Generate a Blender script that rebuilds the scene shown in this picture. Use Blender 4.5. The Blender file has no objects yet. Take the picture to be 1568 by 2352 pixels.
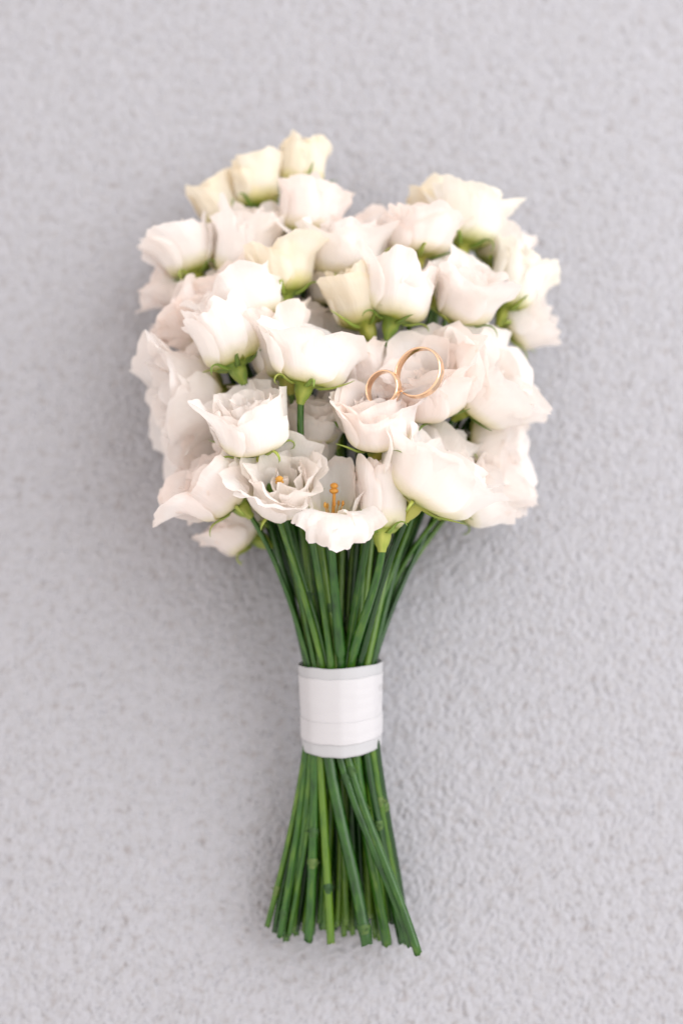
import bpy, math, random
import numpy as np
from mathutils import Vector, Matrix, noise

R = math.radians
scene = bpy.context.scene
col = scene.collection

# ------------------------------------------------------------------ camera
TILT = R(12.0)
CAM_D = 0.66
TARGET = Vector((0, 0, 0.085))
cam_d = bpy.data.cameras.new("camera")
cam = bpy.data.objects.new("camera", cam_d)
col.objects.link(cam)
cam.location = TARGET + Vector((0, -math.sin(TILT), math.cos(TILT))) * CAM_D
cam.rotation_euler = (TILT, 0, 0)
cam_d.sensor_fit = 'VERTICAL'
cam_d.sensor_height = 36
cam_d.sensor_width = 24
cam_d.lens = 50
cam_d.clip_start = 0.01
cam_d.clip_end = 50
cam_d.dof.use_dof = True
cam_d.dof.focus_distance = 0.634
cam_d.dof.aperture_fstop = 3.0
scene.camera = cam

# ------------------------------------------------------------------ light
world = bpy.data.worlds.new("World")
scene.world = world
world.use_nodes = True
bg = world.node_tree.nodes["Background"]
bg.inputs[0].default_value = (1.0, 0.93, 0.90, 1)
bg.inputs[1].default_value = 1.36


def area(name, loc, target, size, power, color):
    d = bpy.data.lights.new(name, 'AREA')
    d.shape = 'RECTANGLE'
    d.size, d.size_y = size
    d.energy = power
    d.color = color
    o = bpy.data.objects.new(name, d)
    o.location = loc
    o.rotation_euler = (Vector(target) - Vector(loc)).to_track_quat('-Z', 'Y').to_euler()
    col.objects.link(o)
    return o


# one tall window to the right of the bouquet
area("window_light", (1.25, 0.38, 1.25), (0, 0.0, 0.03), (1.9, 1.9), 36.0, (0.925, 0.96, 1.0))

vs = scene.view_settings
vs.view_transform = 'Standard'
vs.look = 'None'
vs.exposure = -0.14
vs.gamma = 1.0
vs.use_curve_mapping = False
scene.cycles.max_bounces = 18
scene.cycles.diffuse_bounces = 16
scene.cycles.transmission_bounces = 16
scene.cycles.transparent_max_bounces = 8
scene.cycles.caustics_reflective = False
scene.cycles.caustics_refractive = False
scene.cycles.use_denoising = True


# ------------------------------------------------------------------ helpers
def P(vx, vy, zmm):
    """place: point at height zmm (millimetres above the carpet) seen at a spot of the 1568 x 2352 layout"""
    d = Vector(((vx - 784) / 1568 * 0.48, -(vy - 1176) / 2352 * 0.72, -1.0))
    d.rotate(Matrix.Rotation(TILT, 3, 'X'))
    o = cam.location
    t = (zmm * 0.001 - o.z) / d.z
    return o + d * t


def mesh_obj(name, verts, faces, mats, parent=None, uvs=None, mat_ids=None, smooth=True):
    me = bpy.data.meshes.new(name)
    me.from_pydata([tuple(v) for v in verts], [], faces)
    for m in mats:
        me.materials.append(m)
    if smooth:
        me.polygons.foreach_set("use_smooth", [True] * len(me.polygons))
    if mat_ids is not None:
        me.polygons.foreach_set("material_index", mat_ids)
    if uvs is not None:
        uvl = me.uv_layers.new(name="UVMap")
        li = np.empty(len(me.loops), dtype=np.int32)
        me.loops.foreach_get("vertex_index", li)
        uvl.data.foreach_set("uv", np.asarray(uvs, dtype=np.float32)[li].ravel())
    me.update()
    o = bpy.data.objects.new(name, me)
    col.objects.link(o)
    if parent is not None:
        o.parent = parent
    return o


def grid_faces(nu, nv, off=0, wrap=False):
    f = []
    for i in range(nu - 1):
        for j in range(nv - (0 if wrap else 1)):
            a = off + i * nv + j
            b = off + i * nv + (j + 1) % nv
            f.append((a, b, b + nv, a + nv))
    return f


def sstep(a, b, x):
    t = np.clip((x - a) / (b - a), 0, 1)
    return t * t * (3 - 2 * t)


# ------------------------------------------------------------------ materials
def new_mat(name):
    m = bpy.data.materials.new(name)
    m.use_nodes = True
    nt = m.node_tree
    for n in list(nt.nodes):
        nt.nodes.remove(n)
    out = nt.nodes.new("ShaderNodeOutputMaterial")
    return m, nt, out


def ramp(nt, stops, interp='LINEAR'):
    n = nt.nodes.new("ShaderNodeValToRGB")
    cr = n.color_ramp
    cr.interpolation = interp
    while len(cr.elements) < len(stops):
        cr.elements.new(0.5)
    for e, (p, c) in zip(cr.elements, stops):
        e.position = p
        e.color = (*c, 1)
    return n


def petal_material(name, main, edge, base, green=(0.50, 0.58, 0.10), blotch=(0.95, 0.895, 0.865), trans=(0.893, 0.856, 0.828), tfac=0.48):
    m, nt, out = new_mat(name)
    L = nt.links
    uv = nt.nodes.new("ShaderNodeUVMap")
    sep = nt.nodes.new("ShaderNodeSeparateXYZ")
    L.new(uv.outputs[0], sep.inputs[0])
    geo = nt.nodes.new("ShaderNodeTexCoord")
    nz = nt.nodes.new("ShaderNodeTexNoise")
    nz.inputs["Scale"].default_value = 60
    nz.inputs["Detail"].default_value = 3
    L.new(geo.outputs["Object"], nz.inputs["Vector"])
    # length along the petal, broken up by noise
    ad = nt.nodes.new("ShaderNodeMath"); ad.operation = 'MULTIPLY_ADD'
    ad.inputs[1].default_value = 0.16; 
    L.new(nz.outputs["Fac"], ad.inputs[0]); L.new(sep.outputs[1], ad.inputs[2])
    rp = ramp(nt, [(0.20, green), (0.33, base), (0.52, main), (0.92, main), (1.0, edge)])
    L.new(ad.outputs[0], rp.inputs[0])
    # faint blush blotches and small bruises
    n2 = nt.nodes.new("ShaderNodeTexNoise")
    n2.inputs["Scale"].default_value = 38
    n2.inputs["Detail"].default_value = 2
    L.new(geo.outputs["Object"], n2.inputs["Vector"])
    r2 = ramp(nt, [(0.45, (0, 0, 0)), (0.80, (0.45, 0.45, 0.45))])
    L.new(n2.outputs["Fac"], r2.inputs[0])
    mx = nt.nodes.new("ShaderNodeMixRGB")
    L.new(r2.outputs[0], mx.inputs[0]); L.new(rp.outputs[0], mx.inputs[1])
    mx.inputs[2].default_value = (*blotch, 1)
    # veins as fine relief
    mp = nt.nodes.new("ShaderNodeMapping")
    mp.inputs["Scale"].default_value = (26, 1.6, 1)
    L.new(uv.outputs[0], mp.inputs[0])
    vn = nt.nodes.new("ShaderNodeTexNoise")
    vn.inputs["Scale"].default_value = 1.6
    vn.inputs["Detail"].default_value = 3
    L.new(mp.outputs[0], vn.inputs["Vector"])
    bp = nt.nodes.new("ShaderNodeBump")
    bp.inputs["Strength"].default_value = 0.55
    bp.inputs["Distance"].default_value = 0.0006
    L.new(vn.outputs["Fac"], bp.inputs["Height"])
    pb = nt.nodes.new("ShaderNodeBsdfPrincipled")
    pb.inputs["Roughness"].default_value = 0.55
    pb.inputs["Specular IOR Level"].default_value = 0.22
    pb.inputs["Sheen Weight"].default_value = 0.12
    L.new(mx.outputs[0], pb.inputs["Base Color"])
    L.new(bp.outputs[0], pb.inputs["Normal"])
    tr = nt.nodes.new("ShaderNodeBsdfTranslucent")
    mt = nt.nodes.new("ShaderNodeMixRGB"); mt.blend_type = 'MULTIPLY'; mt.inputs[0].default_value = 1.0
    L.new(mx.outputs[0], mt.inputs[1]); mt.inputs[2].default_value = (*[min(1, c * 1.12) for c in trans], 1)
    L.new(mt.outputs[0], tr.inputs["Color"])
    L.new(bp.outputs[0], tr.inputs["Normal"])
    ms = nt.nodes.new("ShaderNodeMixShader"); ms.inputs[0].default_value = tfac
    L.new(pb.outputs[0], ms.inputs[1]); L.new(tr.outputs[0], ms.inputs[2])
    L.new(ms.outputs[0], out.inputs[0])
    return m


def green_material(name, c1, c2, c3, rough=0.42, scale=(90, 90, 14), spec=0.5):
    m, nt, out = new_mat(name)
    L = nt.links
    tc = nt.nodes.new("ShaderNodeTexCoord")
    oi = nt.nodes.new("ShaderNodeObjectInfo")
    mp = nt.nodes.new("ShaderNodeMapping")
    mp.inputs["Scale"].default_value = scale
    L.new(tc.outputs["UV"], mp.inputs[0])
    cb = nt.nodes.new("ShaderNodeVectorMath"); cb.operation = 'ADD'
    L.new(mp.outputs[0], cb.inputs[0]); L.new(oi.outputs["Random"], cb.inputs[1])
    nz = nt.nodes.new("ShaderNodeTexNoise")
    nz.inputs["Scale"].default_value = 1.0
    nz.inputs["Detail"].default_value = 4
    nz.noise_dimensions = '3D'
    L.new(cb.outputs[0], nz.inputs["Vector"])
    ad = nt.nodes.new("ShaderNodeMath"); ad.operation = 'MULTIPLY_ADD'; ad.inputs[1].default_value = 0.62; 
    L.new(oi.outputs["Random"], ad.inputs[0]); 
    su = nt.nodes.new("ShaderNodeMath"); su.operation = 'SUBTRACT'; su.inputs[1].default_value = 0.31
    L.new(nz.outputs["Fac"], su.inputs[0]); L.new(su.outputs[0], ad.inputs[2])
    rp = ramp(nt, [(0.2, c1), (0.5, c2), (0.82, c3)])
    L.new(ad.outputs[0], rp.inputs[0])
    bp = nt.nodes.new("ShaderNodeBump")
    bp.inputs["Strength"].default_value = 0.25
    bp.inputs["Distance"].default_value = 0.0005
    L.new(nz.outputs["Fac"], bp.inputs["Height"])
    pb = nt.nodes.new("ShaderNodeBsdfPrincipled")
    pb.inputs["Roughness"].default_value = rough
    pb.inputs["Specular IOR Level"].default_value = spec
    L.new(rp.outputs[0], pb.inputs["Base Color"])
    L.new(bp.outputs[0], pb.inputs["Normal"])
    L.new(pb.outputs[0], out.inputs[0])
    return m


PET = {
    'white': petal_material("petal_white", (0.965, 0.955, 0.945), (0.96, 0.93, 0.91), (0.86, 0.84, 0.60)),
    'blush': petal_material("petal_blush", (0.968, 0.945, 0.932), (0.96, 0.90, 0.865), (0.90, 0.87, 0.66), blotch=(0.95, 0.865, 0.82)),
    'cream': petal_material("petal_cream", (0.96, 0.94, 0.855), (0.955, 0.91, 0.79), (0.82, 0.80, 0.42), blotch=(0.88, 0.76, 0.50)),
    'ivory': petal_material("petal_ivory", (0.95, 0.945, 0.915), (0.945, 0.93, 0.86), (0.82, 0.83, 0.50), blotch=(0.92, 0.90, 0.78)),
}
STEM = green_material("stem_green", (0.006, 0.036, 0.004), (0.022, 0.090, 0.007), (0.090, 0.175, 0.012), rough=0.24, scale=(5, 9, 1), spec=0.5)
SEPAL = green_material("sepal_green", (0.12, 0.21, 0.03), (0.22, 0.33, 0.045), (0.38, 0.42, 0.08), rough=0.45, scale=(3, 4, 1))
CALYX = green_material("calyx_green", (0.13, 0.22, 0.03), (0.27, 0.33, 0.045), (0.45, 0.45, 0.09), rough=0.42, scale=(5, 2, 1))
CUT = green_material("cut_end_green", (0.16, 0.24, 0.06), (0.30, 0.36, 0.12), (0.45, 0.46, 0.22), rough=0.6, scale=(6, 6, 1))
SCAR = green_material("leaf_scar_tan", (0.014, 0.055, 0.008), (0.035, 0.095, 0.012), (0.10, 0.15, 0.03), rough=0.6, scale=(5, 5, 1))
STAMEN = green_material("stamen_orange", (0.36, 0.13, 0.015), (0.52, 0.22, 0.025), (0.62, 0.32, 0.05), rough=0.55, scale=(5, 5, 1))


def gold():
    m, nt, out = new_mat("rose_gold")
    pb = nt.nodes.new("ShaderNodeBsdfPrincipled")
    pb.inputs["Metallic"].default_value = 1
    pb.inputs["Base Color"].default_value = (0.92, 0.65, 0.44, 1)
    tc = nt.nodes.new("ShaderNodeTexCoord")
    nz = nt.nodes.new("ShaderNodeTexNoise"); nz.inputs["Scale"].default_value = 900; nz.inputs["Detail"].default_value = 3
    nt.links.new(tc.outputs["Object"], nz.inputs["Vector"])
    rr = ramp(nt, [(0.3, (0.12, 0.12, 0.12)), (0.75, (0.27, 0.27, 0.27))])
    nt.links.new(nz.outputs["Fac"], rr.inputs[0])
    nt.links.new(rr.outputs[0], pb.inputs["Roughness"])
    nt.links.new(pb.outputs[0], out.inputs[0])
    return m


GOLD = gold()


def satin(name, colr, alpha=1.0):
    m, nt, out = new_mat(name)
    L = nt.links
    pb = nt.nodes.new("ShaderNodeBsdfPrincipled")
    pb.inputs["Base Color"].default_value = (*colr, 1)
    pb.inputs["Roughness"].default_value = 0.5
    pb.inputs["Specular IOR Level"].default_value = 0.35
    pb.inputs["Sheen Weight"].default_value = 0.3
    uv = nt.nodes.new("ShaderNodeUVMap")
    mp = nt.nodes.new("ShaderNodeMapping"); mp.inputs["Scale"].default_value = (2, 90, 1)
    L.new(uv.outputs[0], mp.inputs[0])
    nz = nt.nodes.new("ShaderNodeTexNoise"); nz.inputs["Scale"].default_value = 2; nz.inputs["Detail"].default_value = 4
    L.new(mp.outputs[0], nz.inputs["Vector"])
    bp = nt.nodes.new("ShaderNodeBump"); bp.inputs["Strength"].default_value = 0.12; bp.inputs["Distance"].default_value = 0.0004
    L.new(nz.outputs["Fac"], bp.inputs["Height"]); L.new(bp.outputs[0], pb.inputs["Normal"])
    if alpha < 1:
        tp = nt.nodes.new("ShaderNodeBsdfTransparent")
        ms = nt.nodes.new("ShaderNodeMixShader"); ms.inputs[0].default_value = alpha
        L.new(tp.outputs[0], ms.inputs[1]); L.new(pb.outputs[0], ms.inputs[2]); L.new(ms.outputs[0], out.inputs[0])
    else:
        L.new(pb.outputs[0], out.inputs[0])
    return m


SATIN = satin("white_satin", (0.52, 0.51, 0.525))
SHEER = satin("sheer_white", (0.485, 0.485, 0.50), 0.90)


def carpet_mat():
    m, nt, out = new_mat("plush_carpet")
    L = nt.links
    tc = nt.nodes.new("ShaderNodeTexCoord")
    n1 = nt.nodes.new("ShaderNodeTexNoise"); n1.inputs["Scale"].default_value = 210; n1.inputs["Detail"].default_value = 3
    L.new(tc.outputs["Object"], n1.inputs["Vector"])
    r1 = ramp(nt, [(0.24, (0.325, 0.305, 0.31)), (0.42, (0.392, 0.388, 0.408)), (0.62, (0.41, 0.409, 0.438)), (0.80, (0.423, 0.408, 0.426))])
    L.new(n1.outputs["Fac"], r1.inputs[0])
    n3 = nt.nodes.new("ShaderNodeTexNoise"); n3.inputs["Scale"].default_value = 1100; n3.inputs["Detail"].default_value = 2
    L.new(tc.outputs["Object"], n3.inputs["Vector"])
    bp = nt.nodes.new("ShaderNodeBump"); bp.inputs["Strength"].default_value = 0.5; bp.inputs["Distance"].default_value = 0.0005
    L.new(n3.outputs["Fac"], bp.inputs["Height"])
    pb = nt.nodes.new("ShaderNodeBsdfPrincipled")
    pb.inputs["Roughness"].default_value = 0.95
    pb.inputs["Specular IOR Level"].default_value = 0.1
    pb.inputs["Sheen Weight"].default_value = 0.15
    L.new(r1.outputs[0], pb.inputs["Base Color"]); L.new(bp.outputs[0], pb.inputs["Normal"])
    L.new(pb.outputs[0], out.inputs[0])
    return m


# ------------------------------------------------------------------ carpet (one sheet with real tufts)
def build_carpet():
    rng = np.random.default_rng(5)
    x0, x1, y0, y1, st = -0.36, 0.36, -0.42, 0.46, 0.0009
    far = np.geomspace(0.002, 1.2, 60)   # coarser sheet beyond the part in view
    xs = np.concatenate([x0 - far[::-1], np.arange(x0, x1, st), x1 + far])
    ys = np.concatenate([y0 - far[::-1], np.arange(y0, y1, st), y1 + far])
    X, Y = np.meshgrid(xs, ys)
    rj = np.random.default_rng(9)
    cell = 0.00165
    ncx, ncy = int((x1 - x0) / cell) + 8, int((y1 - y0) / cell) + 8
    jx, jy = rj.random((ncy, ncx)), rj.random((ncy, ncx))
    hh = 0.55 + 0.45 * rj.random((ncy, ncx))
    hh[rj.random((ncy, ncx)) < 0.10] = 0.12

    def lowfreq(n, seed):
        g = np.random.default_rng(seed).random((n, n))
        gx = np.clip((X - x0) / (x1 - x0), 0, 1) * (n - 2); gy = np.clip((Y - y0) / (y1 - y0), 0, 1) * (n - 2)
        ix, iy = gx.astype(int), gy.astype(int)
        fx, fy = gx - ix, gy - iy
        fx = fx * fx * (3 - 2 * fx); fy = fy * fy * (3 - 2 * fy)
        return (g[iy, ix] * (1 - fx) + g[iy, ix + 1] * fx) * (1 - fy) + (g[iy + 1, ix] * (1 - fx) + g[iy + 1, ix + 1] * fx) * fy

    wx = X + (lowfreq(120, 1) - 0.5) * 0.004; wy = Y + (lowfreq(120, 2) - 0.5) * 0.004
    cx = (wx - x0) / cell + 3; cy = (wy - y0) / cell + 3
    ix, iy = np.floor(cx).astype(int), np.floor(cy).astype(int)
    H = np.zeros_like(X)
    for dx in (-1, 0, 1):
        for dy in (-1, 0, 1):
            a, b = ix + dx, iy + dy
            px = a + jx[b % ncy, a % ncx]; py = b + jy[b % ncy, a % ncx]
            d2 = ((cx - px) ** 2 + (cy - py) ** 2)
            H = np.maximum(H, hh[b % ncy, a % ncx] * np.clip(1 - d2 / 0.95, 0, 1) ** 0.6)
    fine = np.random.default_rng(77).random(X.shape)
    fine = (fine + np.roll(fine, 1, 0) + np.roll(fine, 1, 1) + np.roll(np.roll(fine, 1, 0), 1, 1)) / 4 - 0.5
    Z = (H ** 1.2 - 1.0) * 0.0018 + fine * 0.0007 + (lowfreq(40, 3) - 0.5) * 0.0006 + (lowfreq(160, 4) - 0.5) * 0.0003
    ny, nx = X.shape
    V = np.stack([X, Y, Z], -1).reshape(-1, 3).astype(np.float32)
    idx = np.arange(ny * nx).reshape(ny, nx)
    F = np.stack([idx[:-1, :-1], idx[:-1, 1:], idx[1:, 1:], idx[1:, :-1]], -1).reshape(-1, 4).astype(np.int32)
    me = bpy.data.meshes.new("carpet")
    me.vertices.add(len(V)); me.vertices.foreach_set("co", V.ravel())
    me.loops.add(F.size); me.loops.foreach_set("vertex_index", F.ravel())
    me.polygons.add(len(F)); me.polygons.foreach_set("loop_start", np.arange(0, F.size, 4, dtype=np.int32))
    me.update(calc_edges=True)
    me.polygons.foreach_set("use_smooth", np.ones(len(F), dtype=bool))
    me.materials.append(carpet_mat())
    o = bpy.data.objects.new("carpet", me)
    o["kind"] = "structure"
    o["label"] = "pale grey plush carpet with short uneven tufts"
    col.objects.link(o)
    return o


build_carpet()

# ------------------------------------------------------------------ bouquet root
bouquet = bpy.data.objects.new("bouquet", None)
bouquet["label"] = "bridal bouquet of white, blush and cream flowers, green stems tied with white satin ribbon"
bouquet["category"] = "bouquet"
col.objects.link(bouquet)

MM = 0.001
VPX = 0.000193  # metres per layout pixel near the focus plane


def profile(a0, a1, a2, n=40, knee=0.30, lift=0.55, pw=1.6):
    """radius and height along a petal of unit length; angles from the flower's axis"""
    u = np.linspace(0, 1, n)
    a = a0 + (a1 - a0) * sstep(0.0, knee, u) + (a2 - a1) * np.clip((u - lift) / (1 - lift), 0, 1) ** pw
    du = 1 / (n - 1)
    r = np.concatenate([[0], np.cumsum(np.sin((a[1:] + a[:-1]) / 2)) * du])
    z = np.concatenate([[0], np.cumsum(np.cos((a[1:] + a[:-1]) / 2)) * du])
    return u, r, z


def petal_grid(rng, prof, sr, sz, r0, k, phi, half, o, ruffle, lk, warp_off, nu=23, nv=21, spiral=0.11, edge_roll=0.0, wav=1.0, pinch=0.0, tuck=None):
    """one petal: rows run from claw to rim, columns across; returns points in the flower's frame"""
    uu, rr, zz = prof
    u = np.linspace(0, 1, nu)[:, None]
    v = np.linspace(-1, 1, nv)[None, :]
    ph = rng.random(6) * 6.28
    # rim outline: rounded shoulders with shallow uneven waves
    rim = 1 - 0.24 * np.abs(v) ** 2.6 + wav * (0.030 * np.sin(3.1 * v + ph[0]) + 0.022 * np.sin(6.3 * v + ph[1]) + 0.012 * np.sin(13 * v + ph[2]) + 0.007 * np.sin(29 * v + ph[3]))
    ue = u * rim * lk
    r = np.interp(ue.ravel(), uu, rr).reshape(ue.shape)
    over = np.clip(ue - 1, 0, None)
    r = r + over * (rr[-1] - rr[-2]) * (len(uu) - 1)
    z = np.interp(ue.ravel(), uu, zz).reshape(ue.shape) + over * (zz[-1] - zz[-2]) * (len(uu) - 1)
    e = sstep(0.45, 1.0, u) + 0 * v
    R_ = (r0 + sr * r) * k
    Z_ = sz * z
    width = 0.50 + 0.50 * sstep(0.0, 0.55, u) - 0.06 * sstep(0.8, 1.0, u)
    th = phi + v * half * width
    amp = ruffle * sr * 0.55
    ruf = np.sin(2.4 * v + ph[3] + 0.8 * u) * 0.5 + np.sin(5.2 * v + ph[4] - 1.2 * u) * 0.32 + np.sin(9.7 * v + ph[5]) * 0.16
    R_ = R_ * (1 + spiral * v * sstep(0.05, 0.4, u)) + amp * e ** 1.5 * ruf
    R_ = R_ + sr * sstep(0.12, 0.6, u) * (0.009 * np.sin(7.5 * v + ph[2]) + 0.006 * np.sin(15 * v + ph[0] + 1.5 * u))
    e2 = sstep(0.72, 1.0, u)
    R_ = R_ + sr * ruffle * 0.14 * min(1.0, k + 0.1) * e2 * (np.sin(10 * v + ph[4]) + 0.6 * np.sin(18 * v + ph[5]))
    R_ = R_ + edge_roll * sr * e * np.abs(v) ** 3
    Z_ = Z_ - edge_roll * 0.5 * sz * e * np.abs(v) ** 3 + amp * 0.6 * e * np.sin(3.3 * v + ph[1] + 1.0)
    R_ = R_ * (1 - pinch * np.abs(v) ** 2 * sstep(0.2, 0.7, u))
    X = R_ * np.cos(th); Y = R_ * np.sin(th)
    pts = np.stack([X, Y, Z_ + 0 * X], -1).reshape(-1, 3)
    # soft irregular folds
    out = np.empty_like(pts)
    ef = (0.25 + 0.75 * e).ravel()
    for i, p in enumerate(pts):
        q = Vector(p)
        n1 = noise.noise_vector(q * 75 + warp_off)
        n2 = noise.noise_vector(q * 240 + warp_off * 1.7)
        n3 = noise.noise(q * 620 + warp_off)
        d = n1 * 0.0017 + n2 * 0.0007 + n1 * (n3 * 0.0007)
        s = ef[i] * (0.5 + ruffle * 4)
        out[i] = (p[0] + d.x * s, p[1] + d.y * s, p[2] + d.z * s)
    uv = np.stack([(v * 0.5 + 0.5) + 0 * u, u + 0 * v], -1).reshape(-1, 2)
    return out, uv, grid_faces(nu, nv)


def sepal_mesh(rng, rfun, phi, length, curl, wid=0.0011):
    """a narrow keeled sepal that hugs the flower, then lets its thin tip curl away"""
    n = 11
    verts, faces, uvs = [], [], []
    s = np.linspace(0, 1, n)
    free = 0.45
    pr = pz = None
    dr, dz = 0, 1
    ang = 0
    for i, t in enumerate(s):
        if t <= free or i < 3:
            rr, zz = rfun(t * length)
            rr += 0.0005
            if pr is not None:
                ang = math.atan2(rr - pr, zz - pz)
        else:
            ang += curl * (1.0 / n) * (1 + 2.2 * (t - free))
            stp = length / (n - 1)
            rr = pr + math.sin(ang) * stp; zz = pz + math.cos(ang) * stp
        pr, pz = rr, zz
        w = wid * (1 - t) ** 0.7 * (1.0 if t > 0.05 else 1.1) + 0.00018
        tt = phi + 0.25 * math.sin(t * 2.0) * (curl * 0.1)
        c, sn = math.cos(tt), math.sin(tt)
        for (dw, h) in ((-w, 0), (0, w * 0.75), (w, 0), (0, -w * 0.2)):
            rad = rr + h * math.cos(ang)
            z = zz - h * math.sin(ang)
            verts.append((rad * c - dw * sn, rad * sn + dw * c, z))
            uvs.append((dw / wid * .5 + .5, t))
    faces = grid_faces(n, 4, wrap=True)
    faces.append(tuple(range((n - 1) * 4, n * 4)))
    return verts, faces, uvs


def ring_lathe(prof, n=20, ribs=0.0):
    verts, uvs = [], []
    for (r, z) in prof:
        for j in range(n):
            a = 2 * math.pi * j / n
            q = r * (1 + ribs * math.cos(5 * a))
            verts.append((q * math.cos(a), q * math.sin(a), z))
            uvs.append((j / n, z * 60))
    return verts, uvs, grid_faces(len(prof), n, wrap=True)


FLOWERS = []   # (base point of the receptacle, axis, radius) for the stems


def flower(base, mouth, W, op, tint, seed, ruffle=0.09, full=1.0, split=True, sepals=5, belly=0.0, stem=True, roll=0.012, custom=None, stamens=False, twist=None, sep_len=1.0, knee=0.38):
    rng = np.random.default_rng(seed)
    B = P(base[0], base[1] + 12, base[2]); M = P(mouth[0], mouth[1] + 12, mouth[2])
    axis = (M - B)
    Lh = axis.length
    axis.normalize()
    toc = (cam.location - B).normalized()
    Yl = (toc - axis * toc.dot(axis))
    if Yl.length < 0.05:
        Yl = Vector((0, -1, 0)) - axis * axis.y * -1
    Yl.normalize()
    Xl = Yl.cross(axis)
    mat = Matrix((Xl, Yl, axis)).transposed().to_4x4()
    mat.translation = B
    fwd = Vector((0, math.sin(TILT), -math.cos(TILT)))
    Rw = W * 1.22 * (((B + M) / 2 - cam.location).dot(fwd) * 0.48 / 1568) / 2
    woff = Vector(rng.random(3) * 50)
    r0 = 0.0036
    a0 = R(68 + belly * 20); a1 = R(2 + 8 * op); a2 = R(-4 + 72 * op)
    ref = profile(a0, a1, a2, knee=knee)
    sr = (Rw - r0) / max(ref[1].max(), 0.05)
    sz = Lh / max(ref[2].max(), 0.2)
    pm = PET[tint]
    parts = []
    tw = rng.random() * 6.28 if twist is None else R(twist)
    # ---- outer and second whorl: petals of their own
    if custom is None:
        n1 = 4 if W < 125 else 5
        whorls = [(1.0, n1, R(64 if n1 == 5 else 74), 0.0, 1.0, 0), (0.84, 3, R(80), 0.5, 1.0, 1)]
        if op > 0.3:
            inner = [(0.64, 3, R(76), 0.2, 0.98), (0.46, 3, R(82), 0.7, 0.96), (0.29, 3, R(88), 0.1, 0.93), (0.13, 2, R(110), 0.5, 0.88)]
        else:
            inner = [(0.64, 3, R(76), 0.2, 1.0), (0.42, 3, R(84), 0.7, 0.98), (0.2, 2, R(110), 0.3, 0.95)]
        for (k, n, half, off, lk, wi) in whorls:
            for j in range(n):
                phi = tw + (j + off) * 2 * math.pi / n + rng.normal() * 0.10
                da = rng.normal() * 0.16 * (0.4 + op)
                pr = profile(a0, a1 - wi * R(3), a2 * (1 - 0.22 * wi) + da, knee=knee)
                parts.append((petal_grid(rng, pr, sr, sz, r0, k * (1 + 0.045 * rng.normal()), phi, half * (1 + 0.10 * rng.normal()), op, ruffle * (0.7 + 0.7 * rng.random()), lk * (1 + 0.06 * rng.normal()), woff + Vector((j * .8, k * 3, 0)), edge_roll=roll * (0.3 + rng.random()) * (0.3 + op)), True))
        for (k, n, half, off, lk) in inner:
            if rng.random() > full and k < 0.5:
                continue
            for j in range(n):
                phi = tw + (j + off) * 2 * math.pi / n + rng.normal() * 0.2
                pr = profile(a0, a1 - R(5) * (1 - k), a2 * (0.25 + 0.6 * k) + rng.normal() * 0.16, knee=knee)
                parts.append((petal_grid(rng, pr, sr, sz, r0, k, phi, half, op, ruffle * (0.7 + 0.5 * k), lk * (1 + 0.04 * rng.normal()), woff + Vector((j * .8, k * 5, 2)), nu=15, nv=13, spiral=0.16), False))
    else:
        for c in custom:
            pr = profile(a0, R(c.get('mid', 10)), R(c['flare']), knee=knee, lift=c.get('lift', 0.5), pw=c.get('pw', 1.6))
            kk = c.get('k', 1.0)
            parts.append((petal_grid(rng, pr, sr, sz, r0, kk, R(c['phi']), R(c.get('half', 50)), op, c.get('ruffle', ruffle), c.get('len', 1.0), woff + Vector((c['phi'] * .1, 0, 0)), edge_roll=c.get('roll', 0.0), pinch=c.get('pinch', 0.0), spiral=c.get('spiral', 0.07)), c.get('own', True)))
    # no flower is quite round or straight
    sq, qa = 0.09 * rng.normal(), rng.random() * 3.14
    lean = rng.normal(size=2) * 0.055
    ca, sa = math.cos(qa), math.sin(qa)
    for (g, own) in parts:
        p = g[0]
        x = p[:, 0] * ca + p[:, 1] * sa; y = -p[:, 0] * sa + p[:, 1] * ca
        gr = np.clip(p[:, 2] / Lh, 0, 1)
        x = x * (1 + sq * gr); y = y * (1 - sq * gr)
        p[:, 0] = x * ca - y * sa + lean[0] * gr ** 2 * Lh
        p[:, 1] = x * sa + y * ca + lean[1] * gr ** 2 * Lh
    # ---- heart of the flower: receptacle and the inner petals
    verts, faces, uvs, mids = [], [], [], []
    rz = np.interp(np.array([0.06, 0.12]), ref[0], ref[1]) * sr + r0
    zz = np.interp(np.array([0.06, 0.12]), ref[0], ref[2]) * sz
    cup = [(0.0018, -0.0088), (0.0022, -0.0070), (0.0033, -0.0050), (0.0041, -0.0025), (r0 + 0.0007, -0.0004), (rz[0] + 0.0006, zz[0]), (rz[1] + 0.0003, zz[1] * 0.96)]
    cv, cu, cf = ring_lathe(cup, ribs=0.07)
    verts += cv; uvs += cu; faces += cf; mids += [1] * len(cf)
    for (g, own) in parts:
        if own and split:
            continue
        p, uv, f = g
        o_ = len(verts)
        verts += [tuple(q) for q in p]; uvs += [tuple(q) for q in uv]
        faces += [tuple(i + o_ for i in q) for q in f]; mids += [0] * len(f)
    fl = mesh_obj("flower", verts, faces, [pm, CALYX], bouquet, uvs, mids)
    fl.matrix_world = mat
    if split:
        for (g, own) in parts:
            if own:
                mesh_obj("petal", g[0], g[2], [pm], fl, g[1])

    # ---- sepals
    def rfun(s):
        u = min(1, s / (sz * 1.25))
        return (float(np.interp(u, ref[0], ref[1])) * sr + r0 + 0.0004, float(np.interp(u, ref[0], ref[2])) * sz)
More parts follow.
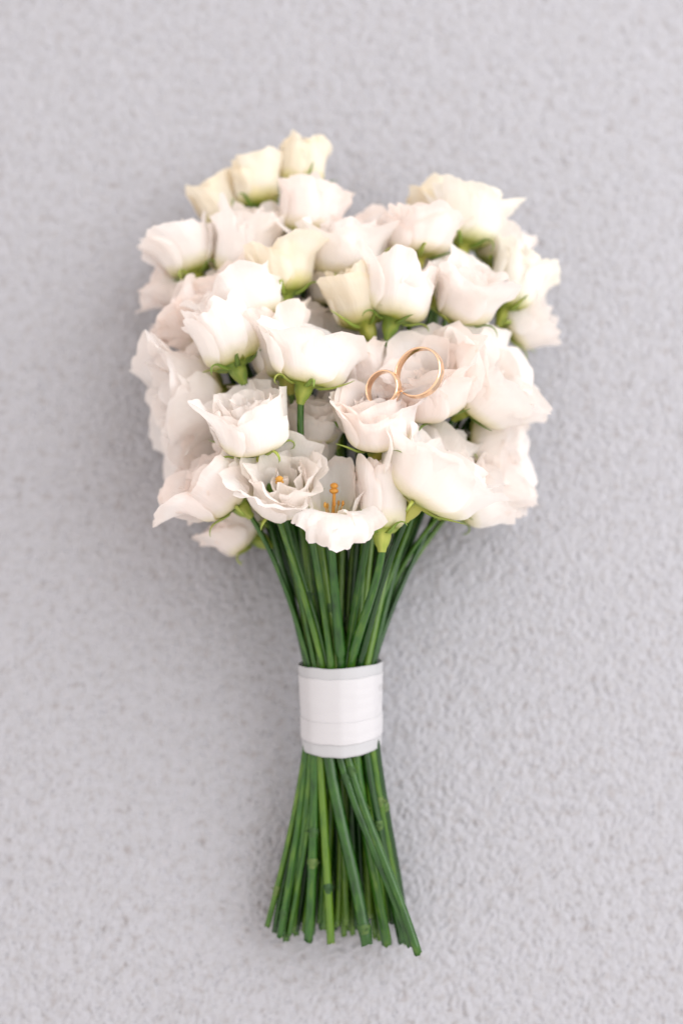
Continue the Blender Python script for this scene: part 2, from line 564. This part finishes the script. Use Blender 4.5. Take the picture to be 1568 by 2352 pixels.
    for j in range(sepals):
        v_, f_, u_ = sepal_mesh(rng, rfun, tw + 0.5 + j * 2 * math.pi / max(1, sepals) + rng.normal() * 0.15, (0.0135 + 0.006 * rng.random()) * sep_len, rng.random() * 4.5 - 0.3, 0.0013)
        mesh_obj("sepal", v_, f_, [SEPAL], fl, u_)
    # ---- stamens and pistil
    if stamens:
        sv, sf, su = [], [], []
        def tube(p0, p1, ra, rb, n=8):
            o_ = len(sv)
            d = (Vector(p1) - Vector(p0)); ax = d.normalized(); s = ax.orthogonal().normalized(); t = ax.cross(s)
            for (c, r) in ((Vector(p0), ra), (Vector(p1), rb)):
                for q in range(n):
                    a = 6.2832 * q / n
                    sv.append(c + s * math.cos(a) * r + t * math.sin(a) * r); su.append((q / n, 0.0 if c == Vector(p0) else 1.0))
            sf.extend(grid_faces(2, n, o_, wrap=True))
        def blob(c, r, sq=(1, 1, 1), n=8):
            o_ = len(sv)
            for i in range(n + 1):
                for q in range(n):
                    a, b = math.pi * i / n, 6.2832 * q / n
                    sv.append(Vector(c) + Vector((math.sin(a) * math.cos(b) * r * sq[0], math.sin(a) * math.sin(b) * r * sq[1], math.cos(a) * r * sq[2]))); su.append((q / n, i / n))
            sf.extend(grid_faces(n + 1, n, o_, wrap=True))
        hz = sz * (0.52 if stamens == 2 else 0.62)
        tube((0, 0.0005, 0.001), (0, 0.001, hz), 0.0009, 0.0007)
        blob((0.0002, 0.001, hz + 0.0008), 0.0019, (1.1, 0.8, 0.75))
        blob((0.0002, 0.0011, hz + 0.0031), 0.0017, (1.1, 0.8, 0.85))
        mesh_obj("pistil", sv, sf, [STAMEN], fl, su)
        for j in range(5 if stamens == 2 else 0):
            sv.clear(); sf.clear(); su.clear()
            a = j * 1.2566 + 0.4
            c, s = math.cos(a), math.sin(a)
            hh = hz * (0.45 + 0.2 * rng.random())
            tube((0.002 * c, 0.002 * s, 0.001), (0.0042 * c, 0.0042 * s, hh), 0.0003, 0.00025)
            blob((0.0043 * c, 0.0043 * s, hh + 0.0005), 0.0008, (0.8, 0.8, 1.7))
            mesh_obj("stamen", sv, sf, [STAMEN], fl, su)
    if stem:
        FLOWERS.append((B - axis * 0.0082, axis.copy(), fl))
    return fl


# ------------------------------------------------------------------ flowers
# base (x, y, height mm), mouth (x, y, height mm), width, openness, colour, seed
flower((690, 425, 40), (693, 318, 44), 96, 0.1, 'cream', 101, ruffle=0.12)
flower((592, 468, 42), (577, 366, 46), 94, 0.12, 'cream', 102)
flower((530, 510, 34), (478, 410, 38), 98, 0.16, 'cream', 103)
flower((702, 535, 55), (720, 412, 60), 132, 0.30, 'blush', 104)
flower((550, 635, 52), (566, 482, 60), 162, 0.36, 'white', 105, ruffle=0.13)
flower((450, 620, 46), (404, 515, 52), 136, 0.32, 'white', 106)
flower((455, 665, 28), (372, 615, 30), 130, 0.45, 'blush', 107, ruffle=0.13)
flower((655, 668, 74), (645, 552, 80), 152, 0.42, 'cream', 108, belly=-0.5)
flower((790, 632, 60), (792, 508, 68), 175, 0.42, 'white', 109, ruffle=0.12)
flower((852, 575, 38), (838, 488, 42), 115, 0.30, 'blush', 110)
flower((843, 738, 76), (797, 614, 82), 120, 0.12, 'cream', 111, belly=-0.7)
flower((900, 728, 82), (935, 597, 90), 148, 0.20, 'white', 112, ruffle=0.11)
flower((957, 580, 66), (967, 470, 73), 160, 0.4, 'blush', 113)
flower((1060, 556, 52), (1085, 432, 58), 160, 0.34, 'ivory', 114, belly=-0.4)
flower((1005, 520, 34), (985, 425, 38), 110, 0.2, 'cream', 115)
flower((1130, 600, 35), (1168, 512, 40), 112, 0.22, 'white', 116)
flower((1052, 728, 72), (1090, 605, 88), 162, 0.5, 'white', 117, ruffle=0.13)
flower((1160, 702, 46), (1215, 580, 52), 135, 0.30, 'ivory', 118, belly=-0.3)
flower((1158, 742, 34), (1255, 698, 40), 140, 0.28, 'white', 119)
flower((590, 742, 74), (535, 638, 82), 185, 0.32, 'white', 120)
flower((485, 752, 48), (392, 692, 54), 185, 0.58, 'blush', 121, ruffle=0.17, full=0.40)
flower((545, 832, 90), (487, 697, 97), 128, 0.10, 'white', 122, belly=-0.3)
flower((700, 874, 100), (727, 760, 107), 196, 0.46, 'white', 123, ruffle=0.10)
flower((655, 855, 78), (605, 715, 86), 135, 0.42, 'blush', 124, ruffle=0.16)
flower((702, 765, 50), (720, 680, 56), 118, 0.25, 'white', 125)
flower((835, 890, 76), (826, 778, 84), 122, 0.40, 'blush', 126)
flower((990, 940, 76), (970, 812, 98), 220, 0.60, 'blush', 127, ruffle=0.11, full=0.35)
flower((865, 1018, 94), (862, 898, 109), 190, 0.48, 'blush', 128, ruffle=0.11)
flower((1068, 925, 68), (1162, 835, 82), 225, 0.48, 'white', 129, ruffle=0.14, full=0.35)
flower((1085, 1005, 46), (1190, 1000, 54), 180, 0.55, 'white', 130, ruffle=0.14, full=0.35)
flower((952, 1148, 92), (1030, 1025, 101), 262, 0.38, 'white', 131, ruffle=0.10, belly=-0.2)
flower((1040, 1156, 50), (1150, 1095, 55), 160, 0.48, 'white', 132, ruffle=0.15, full=0.40)
flower((760, 980, 68), (732, 900, 75), 132, 0.22, 'white', 133)
flower((515, 890, 55), (372, 925, 60), 245, 0.50, 'white', 134, ruffle=0.17, full=0.35)
flower((595, 1028, 96), (560, 905, 110), 182, 0.32, 'white', 135, belly=-0.2)
flower((548, 1146, 74), (458, 1058, 84), 205, 0.46, 'blush', 136, ruffle=0.14)
flower((650, 1148, 84), (640, 1070, 106), 168, 0.50, 'white', 137, ruffle=0.16, stamens=1, full=0.5)
OPEN2 = [dict(phi=275, flare=4, half=68, mid=4, len=1.25), dict(phi=190, flare=14, half=44, len=0.95, ruffle=0.24), dict(phi=350, flare=10, half=46, len=1.05, ruffle=0.24),
         dict(phi=122, flare=172, half=26, lift=0.22, len=1.0, pw=0.75, ruffle=0.26, k=0.92), dict(phi=95, flare=176, half=32, len=1.25, lift=0.2, pw=0.7, ruffle=0.26), dict(phi=66, flare=172, half=28, len=1.1, lift=0.2, pw=0.75, ruffle=0.26, k=0.95)]
flower((764, 1188, 92), (770, 1068, 100), 100, 0.20, 'blush', 138, ruffle=0.16, custom=OPEN2, stamens=2)
flower((878, 1212, 93), (881, 1050, 99), 96, 0.08, 'blush', 139, belly=-0.2)
flower((515, 1000, 40), (425, 1010, 42), 190, 0.45, 'white', 141, ruffle=0.15)
flower((592, 1222, 36), (510, 1162, 40), 150, 0.28, 'blush', 140, ruffle=0.13)
# lower layer that closes the gaps underneath
for i, (b, m, w, t) in enumerate([((1090, 830, 50), (1078, 745, 56), 150, 'white'), ((650, 620, 30), (640, 540, 36), 150, 'blush'), ((900, 640, 32), (905, 560, 40), 150, 'blush'),
                                  ((640, 960, 55), (600, 860, 60), 170, 'blush'), ((990, 1065, 52), (1030, 975, 58), 175, 'white'), ((790, 800, 40), (790, 720, 44), 150, 'white'),
                                  ((480, 860, 55), (425, 790, 60), 150, 'white'), ((640, 800, 62), (620, 720, 68), 140, 'white'), ((1130, 900, 45), (1200, 850, 50), 170, 'white'),
                                  ((700, 1080, 62), (690, 985, 68), 150, 'blush'), ((820, 960, 55), (815, 870, 60), 150, 'white'), ((1100, 1110, 40), (1190, 1060, 44), 160, 'white'),
                                  ((480, 1100, 35), (415, 1120, 36), 150, 'blush'), ((600, 560, 40), (610, 480, 44), 130, 'white'), ((740, 600, 40), (745, 520, 44), 130, 'blush'), ((1000, 660, 40), (1020, 580, 44), 150, 'white'),
                                  ((540, 690, 56), (505, 610, 62), 140, 'blush'), ((770, 690, 52), (760, 610, 58), 140, 'white'), ((720, 1010, 72), (715, 925, 80), 120, 'white'), ((610, 640, 50), (600, 570, 55), 130, 'white')]):
    flower(b, m, w, 0.3, t, 200 + i, split=False, sepals=0)

# ------------------------------------------------------------------ stems
RIB_C = P(783, 1617, 40)
H_AX = Vector((-0.02, math.cos(R(12)), math.sin(R(12)))).normalized()
H_X = Vector((1, 0, 0)) - H_AX * H_AX.x; H_X.normalize()
H_Z = H_X.cross(H_AX); H_Z.normalize()
if H_Z.z < 0:
    H_Z = -H_Z
RIB_H = 0.0400   # ribbon height
RW, RD = 0.0172, 0.0130


def bundle_point(sx, sz, t, flare=1.0):
    """point of the tied bundle: sx, sz in the unit disc, t along the ribbon (-0.5 bottom .. 0.5 top)"""
    w = RW * (1 + 0.08 * t) * flare; d = RD * flare
    return RIB_C + H_AX * (t * RIB_H) + H_X * (sx * w) + H_Z * (sz * d)


rs = random.Random(3)
slots = []
N = len(FLOWERS)
# stems whose side buds were trimmed end inside the head
for i in range(7):
    q = P(580 + 60 * i + rs.uniform(-10, 10), 1010 + rs.uniform(-60, 60), rs.uniform(35, 72))
    FLOWERS.append((q, Vector(((q.x) * 3, 0.95, 0.2)).normalized(), None))
N = len(FLOWERS)
rings_ = [(0.0, 1), (0.22, 6), (0.42, 10), (0.60, 14), (0.77, 18), (0.92, 22)]
for (rad, n) in rings_:
    for j in range(n):
        a = 6.2832 * (j + 0.37 * rad * 10) / n
        slots.append((rad * math.cos(a), rad * math.sin(a)))
slots = sorted(slots, key=lambda s: -s[0] ** 2 - s[1] ** 2)[:N]
# assign flowers to slots so that stems do not tangle
fl = list(range(N))
fx = [(f[0].x) / 0.075 for f in FLOWERS]
fz = [(f[0].z - 0.058) / 0.035 for f in FLOWERS]
cost = lambda i, s: (fx[i] - slots[s][0]) ** 2 + 0.8 * (fz[i] - slots[s][1]) ** 2
perm = list(range(N)); rs.shuffle(perm)
for it in range(20000):
    a, b = rs.randrange(N), rs.randrange(N)
    if a != b and cost(a, perm[a]) + cost(b, perm[b]) > cost(a, perm[b]) + cost(b, perm[a]):
        perm[a], perm[b] = perm[b], perm[a]


def tube_mesh(pts, rads, n=12, seedv=0.0):
    verts, uvs = [], []
    T = []
    for i in range(len(pts)):
        T.append((pts[min(i + 1, len(pts) - 1)] - pts[max(i - 1, 0)]).normalized())
    s = T[0].orthogonal().normalized()
    acc = 0
    for i, p in enumerate(pts):
        s = (s - T[i] * s.dot(T[i])).normalized()
        t = T[i].cross(s)
        if i:
            acc += (p - pts[i - 1]).length
        for j in range(n):
            a = 6.2832 * j / n
            rr = rads[i] * (1 + 0.05 * math.cos(4 * a + seedv))
            verts.append(p + s * math.cos(a) * rr + t * math.sin(a) * rr)
            uvs.append((j / n, acc * 12 + seedv))
    return verts, uvs, grid_faces(len(pts), n, wrap=True)


def hermite(p0, m0, p1, m1, n):
    out = []
    for i in range(n):
        t = i / (n - 1)
        out.append(p0 * (2 * t ** 3 - 3 * t ** 2 + 1) + m0 * (t ** 3 - 2 * t ** 2 + t) + p1 * (-2 * t ** 3 + 3 * t ** 2) + m1 * (t ** 3 - t ** 2))
    return out


# cut ends that show in front: ribbon x, end x, end y, height, radius mm, node position(s)
FRONT = [(692, 614, 2127, 16, 1.45, [0.78]), (696, 642, 2152, 20, 1.6, [0.86]), (708, 671, 2140, 18, 1.9, []), (716, 708, 2161, 24, 2.3, [0.42, 0.60]),
         (728, 760, 2167, 27, 1.95, [0.68]), (746, 842, 2170, 31, 2.9, [0.90]), (771, 943, 2173, 35, 1.95, [0.16]), (792, 960, 2191, 38, 2.0, [0.1]),
         (815, 889, 2171, 23, 2.5, [0.3]), (842, 923, 2165, 20, 2.1, [0.4]), (858, 935, 2168, 15, 1.9, [0.25]), (868, 930, 2150, 10, 2.1, [0.3])]
# the topmost slots take the front ends, from left to right
order = sorted(range(N), key=lambda i: -slots[perm[i]][1] - 0.0)
front_ids = sorted(order[:16], key=lambda i: slots[perm[i]][0])[2:14]
front_of = {i: FRONT[k] for k, i in enumerate(front_ids)}


def build_stem(idx):
    base, axis, f = FLOWERS[idx]
    sx, sz = slots[perm[idx]]
    top = bundle_point(sx, sz, 0.5)
    if idx in front_of:
        rx, ex, ey, ez, rad, nodes = front_of[idx]
        bot = bundle_point((rx - 783) * VPX / RW * 1.02, max(sz, 0) * 0 + 0.78 * math.sqrt(max(0.05, 1 - min(1, ((rx - 783) / 98)) ** 2)), -0.47)
        end = P(ex, ey, ez)
        rad *= MM
    else:
        rad = (1.2 + 0.75 * rs.random() ** 1.3) * MM
        bot = bundle_point(sx, sz, -0.5)
        cxv = 784 + sx * 150 + rs.uniform(-18, 18)
        end = P(cxv, 2140 + rs.uniform(-35, 22), max(rad * 1000 + 0.6, 13 + sz * 11))
        nodes = [rs.uniform(0.2, 0.8)] if rs.random() < 0.25 else []
    mid = (top + bot) * 0.5
    pts = []
    L1 = (end - bot).length
    low = hermite(end, (bot - end) * 1.0 + Vector((rs.uniform(-.006, .006), 0, rs.uniform(-.004, .004))), bot, H_AX * L1 * 0.35 + (bot - end) * 0.65, 26)
    L2 = (base - top).length
    spread = (base - top).normalized()
    t0 = (H_AX * 0.25 + spread * 0.75).normalized() * L2
    t1 = (axis * 0.45 + spread * 0.55).normalized() * L2
    up = hermite(top, t0, base, t1, 30)
    pts = low[:-1] + [bot, mid, top] + up[1:]
    n = len(pts)
    rads = []
    for i in range(n):
        if i < 26:
            r = rad
        else:
            t = (i - 26) / (n - 26)
            r = rad * (1 - t) + min(rad, 0.0016) * t
            if i < 30:
                r = min(r, 0.0019)
        rads.append(r)
    # swellings at the nodes of the lower part
    nd = []
    for q in nodes:
        i = min(24, max(1, int((1 - q) * 25)))
        rads[i] *= 1.13
        nd.append(i)
    if rs.random() < 0.18:
        i = 28 + rs.randint(2, 12)
        rads[i] *= 1.13
        nd.append(i)
    v, u, fcs = tube_mesh(pts, rads, seedv=rs.random() * 9)
    mids = [0] * len(fcs)
    # cut end: ragged, pale
    m = 12
    c = pts[0]
    tv = (pts[1] - pts[0]).normalized()
    for j in range(m):
        v[j] = v[j] + tv * rs.uniform(-0.0007, 0.0007)
    v.append(c + tv * 0.0002); u.append((0.5, 0.5))
    for j in range(m):
        fcs.append((len(v) - 1, (j + 1) % m, j)); mids.append(1)
    so = mesh_obj("stem", v, fcs, [STEM, CUT], bouquet, u, mids)
    # leaf scars: torn flaps round a node
    for i in nd:
        T = (pts[i + 1] - pts[i - 1]).normalized()
        toc = (cam.location - pts[i]).normalized()
        s = (toc - T * toc.dot(T)).normalized(); t = T.cross(s)
        sv, sf, su = [], [], []
        m = 14
        prof_ = [(0.94, -0.0022), (1.02, -0.0008), (1.10, 0.0004), (1.05, 0.0014), (0.94, 0.0024)]
        for (k, h) in prof_:
            for j in range(m):
                a = 6.2832 * j / m
                q = k + (0.10 * rs.uniform(-1, 1) if 1.1 < k else 0)
                rr = rads[i] / 1.05 * q * (1 + 0.12 * max(0, math.cos(a * 2)))
                sv.append(pts[i] + s * math.cos(a) * rr + t * math.sin(a) * rr + T * (h + rs.uniform(-1, 1) * 0.0003)); su.append((j / m, h * 300))
        sf += grid_faces(len(prof_), m, wrap=True)
        for w in range(3):   # small torn points
            a = rs.uniform(-1.9, 1.9)
            d = (s * math.cos(a) + t * math.sin(a))
            e = T.cross(d)
            p0 = pts[i] + d * rads[i] * 1.05
            o_ = len(sv)
            ln = rs.uniform(0.0008, 0.0022)
            sv += [p0 + e * 0.0006, p0 - e * 0.0006, p0 + d * ln + T * rs.uniform(-0.001, 0.0016), p0 + T * 0.0008 + d * 0.0002]
            su += [(0, 0), (1, 0), (.5, 1), (.5, .5)]
            sf += [(o_, o_ + 1, o_ + 2), (o_ + 1, o_ + 3, o_ + 2), (o_ + 3, o_, o_ + 2)]
        mesh_obj("leaf_scar", sv, sf, [SCAR], so, su)


for i in range(N):
    build_stem(i)


# ------------------------------------------------------------------ ribbon
def ribbon_band(name, t0, t1, off, mat, parent, n=96, rows=40, seed=1, skew=0.0, lip=0.0):
    """a wrapped band of ribbon, flattened into facets where stems lie underneath"""
    rng = np.random.default_rng(seed)
    corners = np.sort((np.arange(11) + rng.normal(size=11) * 0.2) / 11 * 6.2832)
    verts, uvs = [], []
    prof = [(t0 + (t1 - t0) * i / (rows - 1), off) for i in range(rows)]
    prof += [(t1, off - 0.0002), (t0, off - 0.0002)]
    for (t, of) in prof:
        for j in range(n):
            a = 6.2832 * j / n
            i = np.searchsorted(corners, a) % 11
            a0_, a1_ = corners[i - 1], corners[i]
            if a1_ < a0_:
                a1_ += 6.2832
            aa = a if a >= a0_ else a + 6.2832
            w = (aa - a0_) / (a1_ - a0_)
            flat = math.cos((a1_ - a0_) / 2) / math.cos((w - 0.5) * (a1_ - a0_))
            k = 0.6 + 0.4 * flat
            wig = 0.0002 * noise.noise(Vector((math.cos(a) * 2, math.sin(a) * 2, t * 2 + seed))) + 0.00022 * noise.noise(Vector((math.cos(a) * 1.6, math.sin(a) * 1.6 + t * 3, t * 14 + 7)))
            rx = (RW + 0.0024) * (1 + 0.10 * t * (1 if t > 0 else 0.4)) * k + of + wig
            rz = (RD + 0.0036) * k + of + wig
            tt = t + skew * math.cos(a) + 0.006 * math.sin(2 * a + seed) + 0.012 * noise.noise(Vector((math.cos(a) * 2.5, math.sin(a) * 2.5, t * 3))) - (0.05 - 0.05 * t) * math.sin(a)
            verts.append(RIB_C + H_AX * (tt * RIB_H) + H_X * (math.cos(a) * rx) + H_Z * (math.sin(a) * rz))
            uvs.append((j / n, t))
    f = grid_faces(len(prof), n, wrap=True)
    o_ = (len(prof) - 1) * n
    for j in range(n):
        f.append((o_ + j, o_ + (j + 1) % n, (j + 1) % n, j))
    return mesh_obj(name, verts, f, [mat], parent, uvs)


rib = ribbon_band("ribbon", -0.5, 0.5, 0.0, SHEER, bouquet, seed=1, skew=0.012)
ribbon_band("ribbon_wrap", -0.36, 0.375, 0.00026, SATIN, rib, seed=1, skew=0.006)
ribbon_band("ribbon_wrap", -0.358, -0.115, 0.0005, SATIN, rib, seed=1, skew=0.012)


# ------------------------------------------------------------------ rings
def ring(name, center, axis, dia, width, label, thick=0.0012):
    A = Vector(axis).normalized()
    s = A.orthogonal().normalized(); t = A.cross(s)
    Ro = dia / 2; Ri = Ro - thick
    prof = []
    m = 14
    for i in range(m + 1):      # domed outside
        a = math.pi * i / m
        prof.append((Ro - thick * 0.62 + thick * 0.62 * math.sin(a) ** 0.75, -width / 2 * math.cos(a) * (1 if 0 < i < m else 0.98)))
    for i in range(m + 1):      # softly rounded inside
        a = math.pi * i / m
        prof.append((Ri + thick * 0.30 - thick * 0.30 * math.sin(a) ** 0.5, width / 2 * math.cos(a) * 0.97))
    n = 128
    verts = []
    c = Vector(center)
    for (r, h) in prof:
        for j in range(n):
            a = 6.2832 * j / n
            verts.append(s * math.cos(a) * r + t * math.sin(a) * r + A * h)
    f = grid_faces(len(prof), n, wrap=True)
    o_ = (len(prof) - 1) * n
    for j in range(n):
        f.append((o_ + j, o_ + (j + 1) % n, (j + 1) % n, j))
    o = mesh_obj(name, verts, f, [GOLD])
    o.location = c
    o["label"] = label
    o["category"] = "ring"
    o["group"] = "gold wedding rings"
    return o


def cam_dir(right, up, toward):
    v = Vector((right, up, toward)); v.rotate(Matrix.Rotation(TILT, 3, 'X'))
    return v


ring("wedding_ring", P(962, 856, 115), cam_dir(-0.52, 0.20, 0.83), 0.0240, 0.0046, "larger rose gold wedding band lying in an open blush flower")
ring("wedding_ring", P(880, 893, 110), cam_dir(-0.54, 0.16, 0.82), 0.0176, 0.0044, "smaller rose gold wedding band leaning on the larger ring, tucked behind a petal")
